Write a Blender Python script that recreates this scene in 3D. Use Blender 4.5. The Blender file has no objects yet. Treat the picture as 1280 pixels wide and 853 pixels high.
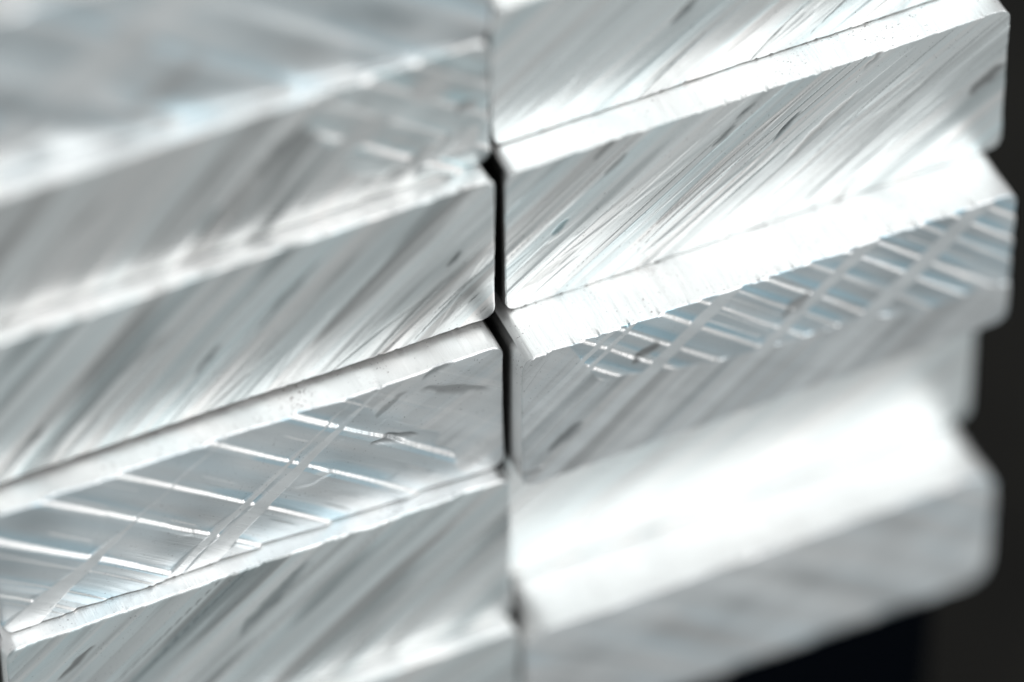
import bpy, math, random
import numpy as np
from mathutils import Vector, Matrix

# ------------------------------------------------------------------ camera, world, light, exposure
U = 1e-4                                   # one modelling unit is a tenth of a millimetre
sc = bpy.context.scene
C = sc.collection
AZ, EL = math.radians(24.75), math.radians(47.6)
cu = Vector((math.cos(AZ), -math.sin(AZ), 0))
cv = Vector((math.sin(AZ)*math.sin(EL), math.cos(AZ)*math.sin(EL), math.cos(EL)))
cc = Vector((-math.sin(AZ)*math.cos(EL), -math.cos(AZ)*math.cos(EL), math.sin(EL)))
DIST = 7500.0
tgt = cu*-12 + cv*20.5
cam_d = bpy.data.cameras.new('camera')
cam = bpy.data.objects.new('camera', cam_d); C.objects.link(cam); sc.camera = cam
M = Matrix((cu, cv, cc)).transposed().to_4x4()
M.translation = (tgt + cc*DIST)*U
cam.matrix_world = M
cam_d.sensor_width = 36.0
cam_d.lens = 36.0*DIST/1280.0
cam_d.clip_start = 0.01; cam_d.clip_end = 60
cam_d.dof.use_dof = True
cam_d.dof.focus_distance = (DIST + 30)*U
cam_d.dof.aperture_fstop = 4.15
cam_d.dof.aperture_blades = 9

w = bpy.data.worlds.new('World'); sc.world = w; w.use_nodes = True
bg = w.node_tree.nodes['Background']
bg.inputs['Color'].default_value = (0.94, 0.975, 0.985, 1)
bg.inputs['Strength'].default_value = 0.56

def sun(name, direction, energy, angle, col):
    l = bpy.data.lights.new(name, 'SUN'); l.energy = energy; l.angle = math.radians(angle); l.color = col
    o = bpy.data.objects.new(name, l); C.objects.link(o)
    o.rotation_euler = Vector(direction).to_track_quat('Z', 'Y').to_euler()
    return o
sun('key_light', (0.30, -0.62, 0.72), 1.6, 60, (1.0, 0.985, 0.975))
sun('added_side_light', (0.93, -0.30, 0.20), 0.75, 50, (1.0, 0.99, 0.985))  # added sun without a known source, brightens the lips of the saw steps

sc.view_settings.view_transform = 'Standard'
sc.view_settings.look = 'None'
sc.view_settings.exposure = 0.0
sc.view_settings.gamma = 1.0
sc.cycles.max_bounces = 10
sc.cycles.glossy_bounces = 8
sc.cycles.use_denoising = True

# ------------------------------------------------------------------ materials
def new_mat(name):
    m = bpy.data.materials.new(name); m.use_nodes = True
    nt = m.node_tree
    return m, nt, nt.nodes['Principled BSDF']
def N(nt, typ, **kw):
    n = nt.nodes.new(typ)
    for k, v in kw.items():
        if k in n.inputs: n.inputs[k].default_value = v
        else: setattr(n, k, v)
    return n
def ramp(nt, fac, stops):
    r = nt.nodes.new('ShaderNodeValToRGB')
    el = r.color_ramp.elements
    while len(el) < len(stops): el.new(0.5)
    for e_, (p, c) in zip(el, stops):
        e_.position = p; e_.color = (c, c, c, 1) if not isinstance(c, tuple) else (*c, 1)
    nt.links.new(fac, r.inputs['Fac'])
    return r.outputs['Color']
def stretched(nt, rot, scale, nscale, detail=6, rough=0.6, typ='noise'):
    tc = nt.nodes.new('ShaderNodeTexCoord')
    mp = N(nt, 'ShaderNodeMapping'); mp.vector_type = 'POINT'
    m0 = N(nt, 'ShaderNodeMapping'); m0.inputs['Rotation'].default_value = rot
    nt.links.new(tc.outputs['Object'], m0.inputs['Vector'])
    nt.links.new(m0.outputs['Vector'], mp.inputs['Vector'])
    mp.inputs['Scale'].default_value = scale
    n = N(nt, 'ShaderNodeTexNoise', Scale=nscale, Detail=detail, Roughness=rough)
    nt.links.new(mp.outputs['Vector'], n.inputs['Vector'])
    return n.outputs['Fac']

def face_material(name, ang, tint=(0.93, 0.94, 0.945), rough=(0.26, 0.44), bump=0.22):
    """sawn aluminium; ang = angle of the saw scratches on the face"""
    m, nt, b = new_mat(name)
    L = nt.links.new
    at = nt.nodes.new('ShaderNodeAttribute'); at.attribute_name = 'wear_shade'
    k = 1/U/100.0
    fine = stretched(nt, (0, ang, 0), (0.10*k, k, 9*k), 3.0, 7, 0.62)
    broad = stretched(nt, (0, ang, 0), (0.25*k, k, 3.0*k), 0.9, 4, 0.5)
    c1 = ramp(nt, broad, [(0.25, tuple(0.80*t for t in tint)), (0.7, tint)])
    mx = N(nt, 'ShaderNodeMix'); mx.data_type = 'RGBA'; mx.blend_type = 'MULTIPLY'
    mx.inputs[0].default_value = 1.0
    L(c1, mx.inputs[6]); L(at.outputs['Color'], mx.inputs[7])
    tcs = nt.nodes.new('ShaderNodeTexCoord')
    sp = N(nt, 'ShaderNodeTexNoise', Scale=30*k, Detail=2, Roughness=0.6); L(tcs.outputs['Object'], sp.inputs['Vector'])
    m2 = N(nt, 'ShaderNodeMix'); m2.data_type = 'RGBA'; m2.blend_type = 'MULTIPLY'; m2.inputs[0].default_value = 1.0
    L(mx.outputs[2], m2.inputs[6]); L(ramp(nt, sp.outputs['Fac'], [(0.27, 0.45), (0.33, 1.0)]), m2.inputs[7])
    L(m2.outputs[2], b.inputs['Base Color'])
    b.inputs['Metallic'].default_value = 1.0
    mr = N(nt, 'ShaderNodeMapRange'); mr.inputs[1].default_value = 0.3; mr.inputs[2].default_value = 0.7
    mr.inputs[3].default_value = rough[0]; mr.inputs[4].default_value = rough[1]
    L(fine, mr.inputs[0]); L(mr.outputs[0], b.inputs['Roughness'])
    bp = N(nt, 'ShaderNodeBump'); bp.inputs['Strength'].default_value = bump; bp.inputs['Distance'].default_value = 1.6*U
    L(fine, bp.inputs['Height']); L(bp.outputs[0], b.inputs['Normal'])
    return m

def skin_material(name):
    """drawn outer skin of a bar: fine lines along its length, small pits"""
    m, nt, b = new_mat(name)
    L = nt.links.new
    k = 1/U/100.0
    fine = stretched(nt, (0, 0, 0), (14*k, 0.5*k, 14*k), 2.2, 6, 0.65)
    tc = nt.nodes.new('ShaderNodeTexCoord')
    pit = N(nt, 'ShaderNodeTexNoise', Scale=26*k, Detail=3, Roughness=0.6)
    L(tc.outputs['Object'], pit.inputs['Vector'])
    clump = N(nt, 'ShaderNodeTexNoise', Scale=1.6*k, Detail=2)
    L(tc.outputs['Object'], clump.inputs['Vector'])
    ad = N(nt, 'ShaderNodeMath'); ad.operation = 'MULTIPLY_ADD'; ad.inputs[1].default_value = 0.45
    L(clump.outputs['Fac'], ad.inputs[0]); L(pit.outputs['Fac'], ad.inputs[2])
    spots = ramp(nt, ad.outputs[0], [(0.885, (0.95, 0.95, 0.945)), (0.955, (0.30, 0.26, 0.26))])
    at = nt.nodes.new('ShaderNodeAttribute'); at.attribute_name = 'wear_shade'  # on the skin this colour holds the painted gap shade
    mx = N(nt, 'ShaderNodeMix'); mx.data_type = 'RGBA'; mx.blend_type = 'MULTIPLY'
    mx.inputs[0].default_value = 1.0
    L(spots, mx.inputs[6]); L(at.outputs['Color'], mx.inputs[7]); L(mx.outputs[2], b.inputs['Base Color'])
    b.inputs['Metallic'].default_value = 1.0
    mr = N(nt, 'ShaderNodeMapRange'); mr.inputs[1].default_value = 0.3; mr.inputs[2].default_value = 0.7
    mr.inputs[3].default_value = 0.36; mr.inputs[4].default_value = 0.58
    L(fine, mr.inputs[0]); L(mr.outputs[0], b.inputs['Roughness'])
    bp = N(nt, 'ShaderNodeBump'); bp.inputs['Strength'].default_value = 0.5; bp.inputs['Distance'].default_value = 1.5*U
    L(fine, bp.inputs['Height']); L(bp.outputs[0], b.inputs['Normal'])
    return m
SKIN = skin_material('drawn_aluminium')

# ------------------------------------------------------------------ helpers for the sawn faces
def vnoise(X, Y, seed):
    """smooth value noise, -1..1, period one unit"""
    rs = np.random.RandomState(seed); T = rs.rand(64, 64)*2-1
    xi = np.floor(X).astype(int); yi = np.floor(Y).astype(int)
    fx = X-xi; fy = Y-yi
    fx = fx*fx*(3-2*fx); fy = fy*fy*(3-2*fy)
    a = T[xi % 64, yi % 64]; b_ = T[(xi+1) % 64, yi % 64]
    c_ = T[xi % 64, (yi+1) % 64]; d = T[(xi+1) % 64, (yi+1) % 64]
    return (a*(1-fx)+b_*fx)*(1-fy)+(c_*(1-fx)+d*fx)*fy
def sstep(a, b_, x):
    t = np.clip((x-a)/(b_-a), 0, 1); return t*t*(3-2*t)
def strips(n, rs, wmin, wmax, amp, lip=0.12):
    """1-D profile of leaning strips with a sharper rise between them"""
    lo, hi = n.min()-5, n.max()+5
    xs, ys = [lo], [0.0]; p = lo
    while p < hi:
        wd = rs.uniform(wmin, wmax); a = rs.uniform(-amp, amp)
        xs += [p+wd*(1-lip), p+wd]; ys += [a, rs.uniform(-amp, amp)*0.3]
        p += wd
    return np.interp(n, xs, ys)
def seed_(rs): return rs.randint(40)
def steps(n, along, pitch, lip, height, rs, ph=0.0, jag=0.8):
    """saw steps: each strip leans back, then steps out over a narrow lip; n runs down the face"""
    jit = jag*vnoise(along/3.0, n/60.0, rs.randint(999)) + 1.2*vnoise(along/70.0, n/50.0, rs.randint(999))
    nn = n+jit; nn = nn+0.22*pitch*vnoise(nn/(1.35*pitch)+seed_(rs), 0*n, 77)
    t = nn/pitch+ph
    idx = np.floor(t); f = t-idx
    lf = lip/pitch
    v = np.where(f < lf, f/lf, 1-(f-lf)/(1-lf))
    R = np.random.RandomState(rs.randint(9999)).rand(400)
    return height*v*(0.55+0.8*R[(idx.astype(int)) % 400])

def lens(al, n, a0, n0, ln, wd):
    """1 inside a tapering stroke of length ln and width wd, 0 outside"""
    t = np.clip(1-np.abs(al-a0)/(ln/2), 0, 1)
    half = wd/2*np.sqrt(t)
    if wd > 3.5:                                       # broad strokes fade towards their rim
        return sstep(-0.05*wd, 0.42*wd, half-np.abs(n-n0)+0.1*wd)*sstep(0, 0.3, t)
    return np.clip((half-np.abs(n-n0))/(0.25*wd)+0.25, 0, 1)*(t > 0)
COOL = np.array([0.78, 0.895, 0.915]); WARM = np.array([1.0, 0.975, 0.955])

def diag_relief(kind, X, Z, W, H, seed, rs):
    th = math.radians(kind.get('ang', 34))
    k = kind.get('curve', 0.00012)
    n = -X*math.sin(th)+Z*math.cos(th) + k*(X-W*0.4)**2
    al = X*math.cos(th)+Z*math.sin(th)
    amp = kind.get('amp', 2.0)
    n1 = n+1.2*vnoise(al/200, n/60, seed+2)
    pa = strips(n1, rs, 18, 60, amp, 0.08); pb = strips(n1, rs, 14, 44, amp, 0.08)
    sel = sstep(-0.05, 0.05, vnoise(al/260, n/13, seed+4))
    h = pa*sel+pb*(1-sel)
    ga = strips(n1, rs, 5, 14, amp*0.22, 0.15)
    fn = kind.get('fine', 1.0)
    h += fn*ga*sstep(0.05, 0.3, vnoise(al/260, n/20, seed+5))
    t2 = th+math.radians(rs.choice([-9, 8, 13])); m2 = -X*math.sin(t2)+Z*math.cos(t2)+k*0.6*(X-W*0.7)**2; a2 = X*math.cos(t2)+Z*math.sin(t2)
    h += fn*strips(m2, rs, 8, 40, amp*0.55, 0.08)*sstep(0.1, 0.25, vnoise(a2/190, m2/24, seed+14))
    f_ = strips(n, rs, 1.8, 4.5, 0.17, 0.4)
    h += fn*f_*sstep(0.15, 0.5, vnoise(al/200, n/22, seed+6))
    tone = 0.5+0.5*strips(n1, rs, 8, 40, 1.0, 0.06)
    dark = 1-kind.get('tone', 0.22)*(0.5+0.5*strips(n1+3*vnoise(al/120, n/30, seed+7), rs, 10, 46, 1.0, 0.1))
    wide = kind.get('wide', 0.2)                        # broad dull bands left by the saw
    dark = dark*(1-wide*sstep(0.15, 0.75, vnoise(al/230, n/19, seed+15)+0.3*vnoise(al/80, n/8, seed+16)))
    for _ in range(kind.get('scores', 9)):                 # thin scored lines
        a0 = rs.uniform(0, W); n0 = rs.uniform(n.min(), n.max()); ln = rs.uniform(150, 420)
        m = lens(al, n, a0, n0, ln, 1.9)
        h -= 0.9*m; dark = dark*(1-0.45*m)
    for _ in range(kind.get('marks', 4)):                   # short torn smears
        a0 = rs.uniform(0, W); n0 = rs.uniform(n.min(), n.max())
        ln = rs.uniform(18, 120); wd = rs.uniform(4, 16); tl = rs.uniform(-0.25, 0.25); st = rs.uniform(0.2, 0.5)
        m = lens(al, n+tl*(al-a0)+2.5*vnoise(al/11, n/8, seed+9), a0, n0, ln, wd)
        h -= rs.uniform(0.2, 1.2)*m; dark = dark*(1-st*m)
    return h, tone, dark, th

def face_height(kind, X, Z, W, H, seed):
    """outward relief of a sawn end face and its wear tint"""
    rs = np.random.RandomState(seed)
    tone = np.full_like(X, 0.5); dark = np.ones_like(X); h = np.zeros_like(X)
    st = kind['style']
    hd, td, dk, th = diag_relief(kind, X, Z, W, H, seed, rs)
    if st == 'diag':
        h, tone, dark = hd, td, dk
    else:
        th2 = math.radians(kind.get('ang2', 37))
        nd = -(X*math.sin(th2)+Z*math.cos(th2)) - kind.get('curve2', 0.00004)*(X-W*0.5)**2   # grows down and left
        al2 = X*math.cos(th2)-Z*math.sin(th2)
        s = steps(nd, al2, kind['pitch'], kind.get('lip', 6), kind.get('sh', 7), rs, kind.get('ph', 0), kind.get('jag', 0.5))
        s2 = steps(nd, al2, kind['pitch']*0.61, kind.get('lip', 6)*0.7, kind.get('sh', 7)*0.35, rs, 0.3, kind.get('jag', 0.5))
        s = s+s2*sstep(0.1, 0.35, vnoise(al2/70, nd/45, seed+27))
        f = ((nd)/kind['pitch']+kind.get('ph', 0)) % 1.0
        low = sstep(0.45, 0.95, f)                     # the lower part of each strip is brushed
        s += low*strips(nd, rs, 1.3, 3.0, 0.4, 0.4)*sstep(-0.2, 0.5, vnoise(al2/130, nd/12, seed+21))
        mask = np.ones_like(X); band = np.ones_like(X)
        for (zx, zz, wid, ang, taper) in kind.get('bands', []):
            a = math.radians(ang)
            d = -(X-zx)*math.sin(a)+(Z-zz)*math.cos(a) + 1.5*vnoise(X/50, Z/50, seed+31)
            along = (X-zx)*math.cos(a)+(Z-zz)*math.sin(a)
            wd = wid*np.clip(1-along*taper, 0.1, 3)
            band *= sstep(wd*0.5-1.5, wd*0.5+1.5, np.abs(d))
        if 'region' in kind:
            mask *= kind['region'](X, Z, W, H, seed)
        rest = kind.get('rest', 4.0)
        g = 0.22 if st == 'steps' else 1.0
        mask = mask*band
        g = g*(0.12+0.88*band); hd = hd*g
        h = s*mask + (rest+hd)*(1-mask)
        dk = dk*band + (0.94+0.05*vnoise(X/30, Z/30, seed+38))*(1-band); td = td*band + 0.45*(1-band)
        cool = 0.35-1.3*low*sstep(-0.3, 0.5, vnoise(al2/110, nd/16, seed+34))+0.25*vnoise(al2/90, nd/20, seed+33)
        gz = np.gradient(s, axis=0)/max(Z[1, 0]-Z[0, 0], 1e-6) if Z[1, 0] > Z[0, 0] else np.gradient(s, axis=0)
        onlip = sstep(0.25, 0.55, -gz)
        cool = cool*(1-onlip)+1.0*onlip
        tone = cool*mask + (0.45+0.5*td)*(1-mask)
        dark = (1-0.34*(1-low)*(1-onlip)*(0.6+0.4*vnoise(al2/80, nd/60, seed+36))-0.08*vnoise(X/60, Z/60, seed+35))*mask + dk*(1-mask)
    for (x, z, ln, wd, ang, dep, dk_, cl) in kind.get('strokes', []):
        a = math.radians(ang)
        d = -(X-x)*math.sin(a)+(Z-z)*math.cos(a) + (wd > 3)*0.15*wd*vnoise(X/14, Z/14, seed+37)
        al = (X-x)*math.cos(a)+(Z-z)*math.sin(a)
        m = lens(al, d+0.0004*al*al, 0, 0, ln, wd)
        h = h+dep*m; dark = dark*(1-(1-dk_)*m); tone = tone*(1-m)+cl*m
    h += 1.5*vnoise(X/170, Z/120, seed+41) + kind.get('flare', 0)*np.clip(1-Z/kind.get('zf', 70), 0, 1)**2
    tone = np.clip(tone, -0.45, 1.1)[..., None]
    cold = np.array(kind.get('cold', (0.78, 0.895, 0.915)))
    wear_shade = (cold*(1-tone)+WARM*tone)*np.clip(dark, 0.15, 1.1)[..., None]
    return h, np.clip(wear_shade, 0.05, 1)

def mesh_from_grid(name, P, wear_shade=None, mat=None, parent=None):
    ny, nx, _ = P.shape
    me = bpy.data.meshes.new(name)
    nv = nx*ny; nf = (nx-1)*(ny-1)
    me.vertices.add(nv); me.vertices.foreach_set('co', (P*U).astype(np.float32).ravel())
    i = np.arange(nv).reshape(ny, nx)
    q = np.stack([i[:-1, :-1], i[:-1, 1:], i[1:, 1:], i[1:, :-1]], -1).reshape(-1, 4)
    me.loops.add(nf*4); me.loops.foreach_set('vertex_index', q.ravel().astype(np.int32))
    me.polygons.add(nf)
    me.polygons.foreach_set('loop_start', np.arange(0, nf*4, 4, dtype=np.int32))
    me.polygons.foreach_set('loop_total', np.full(nf, 4, dtype=np.int32))
    me.polygons.foreach_set('use_smooth', np.ones(nf, dtype=bool))
    me.update(calc_edges=True)
    if wear_shade is not None:
        a = me.attributes.new('wear_shade', 'FLOAT_COLOR', 'POINT')
        c4 = np.ones((nv, 4), dtype=np.float32); c4[:, :3] = wear_shade.reshape(-1, wear_shade.shape[-1])
        a.data.foreach_set('color', c4.ravel())
    me.materials.append(mat)
    o = bpy.data.objects.new(name, me); C.objects.link(o)
    if parent: o.parent = parent
    return o

def bar(label, x0, x1, z0, z1, y, r, kind, seed, res=2.0, length=900, group='aluminium bars of the stack', yaw=0.0, shear=0.0):
    """a rectangular aluminium bar: Empty at the front lower left corner > skin, sawn_face"""
    t = bpy.data.objects.new('aluminium_bar', None); C.objects.link(t)
    t.empty_display_size = 0.01
    t.location = (x0*U, y*U, z0*U); t.rotation_euler = (0, 0, yaw)
    t['label'] = label; t['category'] = 'metal bar'; t['group'] = group
    W, H = x1-x0, z1-z0
    nx, nz = int(W/res)+1, int(H/res)+1
    xs = np.linspace(0, W, nx); zs = np.linspace(0, H, nz)
    X, Z = np.meshgrid(xs, zs)
    # rectangle to rounded rectangle
    def corner(X, Z):
        X = X.copy(); Z = Z.copy()
        for sx in (0, 1):
            for sz in (0, 1):
                cx = r if sx == 0 else W-r; cz = r if sz == 0 else H-r
                gx = -1 if sx == 0 else 1; gz = -1 if sz == 0 else 1
                a = (X-cx)*gx/r; b_ = (Z-cz)*gz/r
                m = (a > 0) & (b_ > 0)
                a2 = a*np.sqrt(np.clip(1-b_*b_/2, 0, 1)); b2 = b_*np.sqrt(np.clip(1-a*a/2, 0, 1))
                X[m] = (cx+gx*a2*r)[m]; Z[m] = (cz+gz*b2*r)[m]
        return X, Z
    RX, RZ = corner(X, Z)
    h, wear_shade = face_height(kind, RX, RZ, W, H, seed)
    # distance to the outline
    qx = np.abs(RX-W/2)-(W/2-r); qz = np.abs(RZ-H/2)-(H/2-r)
    d = r-(np.hypot(np.maximum(qx, 0), np.maximum(qz, 0))+np.minimum(np.maximum(qx, qz), 0))
    d = np.clip(d, 0, None)
    e = kind.get('fillet', 3.0)
    dd = np.clip(e-d, 0, e)
    back = e-np.sqrt(np.clip(e*e-dd*dd, 0, None))
    Yf = -h + back
    burr = -2.2*sstep(0.62, 0.9, vnoise(RX/7, RZ/60, seed+52))*np.where(RZ > H/2, 1, -1)+0.5*vnoise(RX/6, RZ/6, seed+50)+0.5*vnoise(RX/22, RZ/22, seed+51)
    edge = 1-sstep(0, 6, d)
    RZ2 = RZ+burr*edge*kind.get('burr', 0.9)
    P = np.stack([RX, Yf, RZ2], -1)
    fm = kind['mat']
    f = mesh_from_grid('sawn_face', P, wear_shade, fm, t)
    # skin: loop of the outline swept backwards
    idx = np.concatenate([np.arange(0, nx-1), (nx-1)+nx*np.arange(0, nz-1),
                          (nz-1)*nx+np.arange(nx-1, 0, -1), nx*np.arange(nz-1, 0, -1)])
    R2 = P.reshape(-1, 3)[idx]; R0 = np.stack([RX, np.zeros_like(RX), RZ], -1).reshape(-1, 3)[idx]
    rows = [R2]
    for yy, k in ((e+2, 0.0), (e+6, 0.0), (e+14, 0), (24, 0), (40, 0), (120, 0), (length, 0)):
        q = R0.copy(); q[:, 1] = yy
        q[:, 2] += (R2[:, 2]-R0[:, 2])*(1 if yy <= e+2 else 0)
        rows.append(q)
    S = np.stack(rows, 0); S = np.concatenate([S, S[:, :1]], 1)
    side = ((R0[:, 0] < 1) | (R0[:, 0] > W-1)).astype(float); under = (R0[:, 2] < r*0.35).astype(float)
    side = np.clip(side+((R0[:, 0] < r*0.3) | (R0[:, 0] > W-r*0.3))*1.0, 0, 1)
    gap_shade = []  # shade of the gaps and joints painted into the skin colour, black further back
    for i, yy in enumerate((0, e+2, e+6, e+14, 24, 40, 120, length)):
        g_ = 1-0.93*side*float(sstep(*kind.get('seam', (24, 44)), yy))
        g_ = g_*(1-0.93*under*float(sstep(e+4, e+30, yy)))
        gap_shade.append(g_)
    G = np.stack(gap_shade, 0); G = np.concatenate([G, G[:, :1]], 1)[..., None]
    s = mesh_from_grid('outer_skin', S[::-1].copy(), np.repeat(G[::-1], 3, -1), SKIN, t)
    # plain rear end
    me = bpy.data.meshes.new('rear_end')
    pts = R0[::max(1, len(R0)//120)].copy(); pts[:, 1] = length
    me.from_pydata([tuple(p*U) for p in pts], [], [tuple(range(len(pts)))[::-1]])
    me.materials.append(SKIN)
    o = bpy.data.objects.new('rear_end', me); C.objects.link(o); o.parent = t
    return t

MD = face_material('sawn_aluminium_rising', math.radians(34))
MS = face_material('sawn_aluminium_falling', math.radians(-37), tint=(0.92, 0.94, 0.95), bump=0.45)

# ------------------------------------------------------------------ setting
def sheet(name, x0, x1, y0, y1, z0, z1, m):
    me = bpy.data.meshes.new(name)
    v = [(x*U, y*U, z*U) for z in (z0, z1) for x, y in ((x0, y0), (x1, y0), (x1, y1), (x0, y1))]
    me.from_pydata(v, [], [(3, 2, 1, 0), (4, 5, 6, 7), (0, 1, 5, 4), (1, 2, 6, 5), (2, 3, 7, 6), (3, 0, 4, 7)])
    me.materials.append(m)
    o = bpy.data.objects.new(name, me); C.objects.link(o)
    return o
cm, nt, b = new_mat('pale_concrete')
n1 = stretched(nt, (0, 0, 0), (1, 1, 1), 60, 8, 0.6)
nt.links.new(ramp(nt, n1, [(0.3, (0.48, 0.495, 0.50)), (0.7, (0.62, 0.63, 0.63))]), b.inputs['Base Color'])
b.inputs['Roughness'].default_value = 0.85
fl = sheet('floor', -60000, 60000, -60000, 60000, -1300, -1200, cm); fl['kind'] = 'structure'
dm, nt, b = new_mat('black_rubber')
n1 = stretched(nt, (0, 0, 0), (1, 1, 1), 40, 6, 0.6)
nt.links.new(ramp(nt, n1, [(0.3, (0.005, 0.0048, 0.0042)), (0.7, (0.0105, 0.010, 0.0084))]), b.inputs['Base Color'])
b.inputs['Roughness'].default_value = 0.9
b.inputs['Specular IOR Level'].default_value = 0.2
mt = sheet('dark_ground_mat', -3000, 9000, -90, 14000, -1199.6, -1160, dm); mt['kind'] = 'structure'
bm_, nt, b = new_mat('navy_painted_steel')
b.inputs['Base Color'].default_value = (0.0003, 0.001, 0.0022, 1); b.inputs['Roughness'].default_value = 0.9; b.inputs['Specular IOR Level'].default_value = 0.02
n1 = stretched(nt, (0, 0, 0), (1, 1, 1), 300, 6, 0.6)
bp = N(nt, 'ShaderNodeBump'); bp.inputs['Strength'].default_value = 0.2; bp.inputs['Distance'].default_value = 1e-4
nt.links.new(n1, bp.inputs['Height']); nt.links.new(bp.outputs[0], b.inputs['Normal'])
for i, (xa, xb) in enumerate(((-1250, -950), (-250, 600))):
    o = sheet('support_block', xa, xb, -40, 900, -1159.6, -735.2, bm_)
    o['category'] = 'support block'; o['group'] = 'blocks under the stack'
    o['label'] = ['dark navy steel block under the bars left of the picture', 'dark navy steel block at the bottom edge under the lowest right bar'][i]

# ------------------------------------------------------------------ the bars
D = lambda **k: dict(dict(style='diag', mat=MD, fillet=3.0), **k)
S = lambda **k: dict(dict(style='steps', mat=MS, fillet=2.5), **k)

def regB(X, Z, W, H, seed):
    d = Z-(H-70-0.16*X)+16*vnoise(X/60, Z/30, seed)
    return sstep(-3, 3, d)*sstep(62, 66, X+0.5*(Z-H))
def regL4(X, Z, W, H, seed):
    q = (X-W+150)+0.7*(Z-H*0.7)+25*vnoise(X/40, Z/25, seed)
    return 1-0.9*sstep(-4, 6, q)
def regL2(X, Z, W, H, seed):
    return sstep(-10, 10, (X-W+230)+0.8*(Z-H*0.7)+30*vnoise(X/70, Z/30, seed))*sstep(-0.1, 0.1, vnoise(X/45, Z/22, seed+1)+0.15)

# strokes: (x, z, length, width, angle, depth, darkening, tint)
bar('blurred bar at top left, behind the second ledge', -700, 12, 457.4, 712, 152, 20,
    S(pitch=84, sh=4, lip=12, cold=(.80, .88, .91), ph=.3, bands=[(200, 120, 60, 35, 0)],
      strokes=[(140, 90, 170, 50, -30, 0, .78, .3), (430, 130, 260, 60, -34, 0, 1.1, .4), (300, 70, 150, 40, 38, 0, .8, .6), (560, 90, 160, 40, -30, 0, .82, .1)]), 11, 3, yaw=-0.052)
bar('blurred grey bar left of the seam, second from the top left', -700, 7, 246.4, 457, 111, 20,
    D(style='both', wide=.42, ang=50, amp=2.0, pitch=50, sh=6, lip=7, rest=2, region=regL2, tone=.4,
      strokes=[(430, 140, 110, 26, 44, -1, .5, .6), (330, 60, 60, 16, 44, -1, .6, .2)]), 12, 3)
bar('grey bar left of the seam with long rising streaks, right above the thin black joint', -698, 1, 0, 246, 80, 18,
    D(seam=(2, 12), ang=44, amp=1.15, tone=.35, flare=3, zf=50, fine=.6, wide=.42, strokes=[(642, 127, 34, 10, 44, -1.2, .35, .4), (309, 95, 60, 18, 46, -1, .5, .3),
      (490, 12, 300, 2, 32, -.9, .5, .5), (330, 20, 200, 2, 34, -.9, .55, .5), (80, 62, 44, 14, 45, -1, .55, .6),
      (420, 160, 150, 12, 45, -1.5, .6, .3), (645, 66, 80, 2, 36, -1, .5, .5)]), 13, 1.5)
bar('bar left of the seam with wide blue grey saw steps under a bright ledge', -697, -8, -232, -8, 40, 18,
    S(pitch=68, sh=5, lip=3.1, ph=.1, region=regL4, rest=4, cold=(.75, .845, .885), jag=.25, ang2=38.5, flare=3, zf=60,
      bands=[(408, 124, 17, 41, .0055), (97, 62, 25, 37, .008), (250, 20, 14, 40, .003)],
      strokes=[(600, 222, 60, 22, 30, -2.5, .6, .6), (538, 115, 80, 16, -12, -3, .5, .6), (500, 165, 120, 60, -20, 1.5, 1, .3),
               (425, 95, 60, 26, 10, 2, 1, .5), (622, 170, 120, 22, -25, -2.5, .6, .7)]), 14, 1.25)
bar('blurred grey bar left of the seam, below the bar with blue grey saw steps', -703, -10, -500, -234, 10, 18,
    D(ang=40, amp=1.8, tone=.35, wide=.4, flare=5, zf=80, strokes=[(90, 200, 80, 12, 40, -1.5, .4, .6), (360, 190, 160, 26, 44, -1.5, .55, .3)]), 15, 2.2)
bar('blurred bright bar at the bottom edge left of the seam', -705, -12, -735, -500.4, -21, 20,
    D(ang=30, amp=1.6), 16, 3)
bar('bar beyond the top edge of the picture right of the seam', 20, 712, 476.4, 720, 178, 20, D(), 17, 4)
bar('topmost wide bar right of the seam, with a dark smear and fine scratch lines', 20, 712, 245.5, 476, 132, 18,
    D(ang=35, amp=0.8, tone=.14, wide=.12, fine=.35, fillet=1.0, scores=3, marks=1, strokes=[(262, 130, 64, 13, 42, -1.5, .35, .4),
      (394, 38, 115, 2.6, 43, -1, .35, .6), (238, 36, 150, 2.6, 42, -1, .5, .5), (480, 50, 120, 2, 40, -1, .55, .5)]), 18, 1.8)
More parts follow.
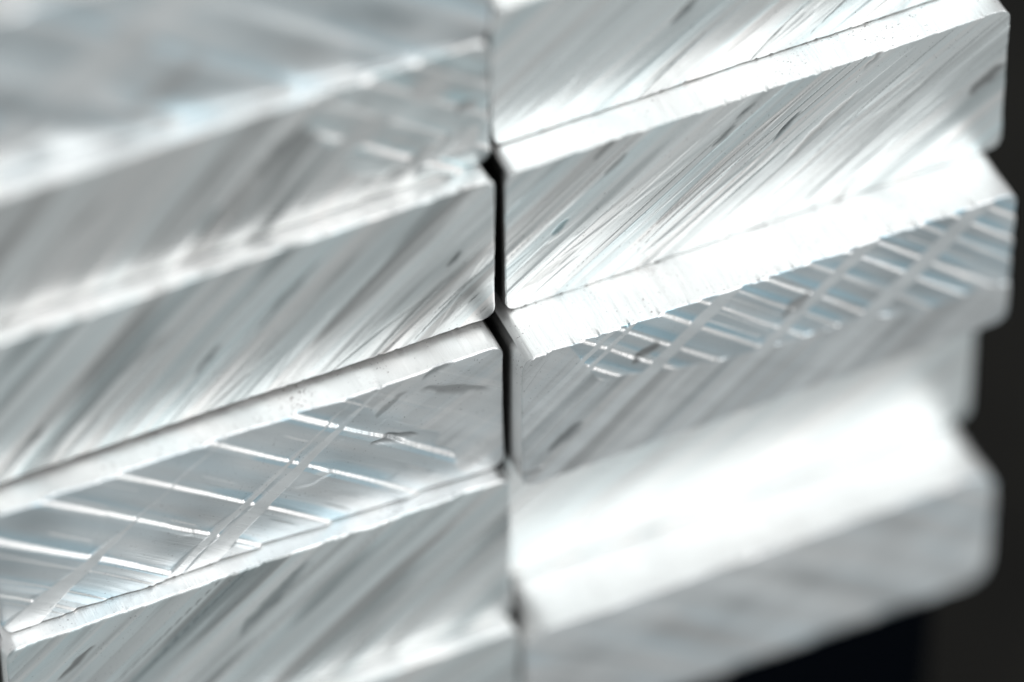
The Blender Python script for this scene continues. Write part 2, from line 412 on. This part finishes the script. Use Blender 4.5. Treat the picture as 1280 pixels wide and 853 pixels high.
bar('brightly lit bar right of the seam with dense rising scratches, above the widest ledge', 15, 718, -3.6, 244, 80, 18,
    D(seam=(2, 12), ang=37, fillet=1.0, amp=1.35, tone=.25, scores=12, marks=8, strokes=[(388, 170, 62, 9, 44, -1.4, .4, .3), (675, 132, 70, 22, 38, -1.8, .45, .7),
      (590, 168, 260, 1.8, 37, -.9, .4, .3), (520, 175, 260, 1.6, 37, -.9, .45, .3), (300, 190, 50, 8, 38, -1.4, .5, .5),
      (330, 222, 40, 6, 38, -1.4, .5, .5), (75, 124, 34, 12, 40, -1, .6, -.8), (150, 205, 50, 14, 42, -1.2, .6, .6),
      (440, 150, 150, 14, 40, -1, .8, .8), (300, 150, 260, 3, 37, 1.2, 1, 1), (280, 128, 260, 2.5, 37, 1.2, 1, 1), (270, 105, 240, 2, 37, 1.2, 1, 1)]), 19, 1.25)
bar('bar right of the seam with many narrow blue saw steps below its bright ledge', 0, 701, -247, -4.2, 0, 20,
    dict(style='both', mat=MS, fillet=2.5, ang=42, amp=3.0, tone=.36, wide=.22, jag=.2, cold=(.70, .825, .88), pitch=34.5, ang2=41.5, sh=4.5, lip=4.2, rest=3, region=regB, curve=0.0001, marks=3,
         bands=[(95, 215, 9, 43, 0), (122, 212, 8, 43, 0), (240, 195, 22, 42, 0), (430, 190, 20, 42, 0), (590, 190, 28, 42, 0)],
         strokes=[(172, 178, 50, 24, 35, -2, .4, .8), (60, 70, 70, 22, 35, -2, .5, .6), (385, 170, 60, 22, 36, -2, .6, .8), (14, 30, 40, 10, -5, 2, .6, .8)]), 20, 1.25)
bar('recessed bar right of the seam, blurred white between two protruding bars', 8, 697, -507, -248, 65, 20, D(ang=30, amp=1.2, wide=.0, tone=.1, fine=.4), 21, 3)
bar('lowest bar right of the seam with a broad blurred white ledge', -8, 689, -735, -508, -32, 42,
    S(pitch=62, sh=2.6, jag=.2, cold=(.86, .91, .93), lip=12, ph=.2, mat=MD), 22, 2.5)
bar('sliver of a bar at the left edge near the bottom corner', -1400, -708, -500, -244, 34, 20, D(), 23, 5)
bar('bar outside the left edge, carrying the sliver', -1400, -712, -735, -500.4, 0, 20, D(), 24, 6)
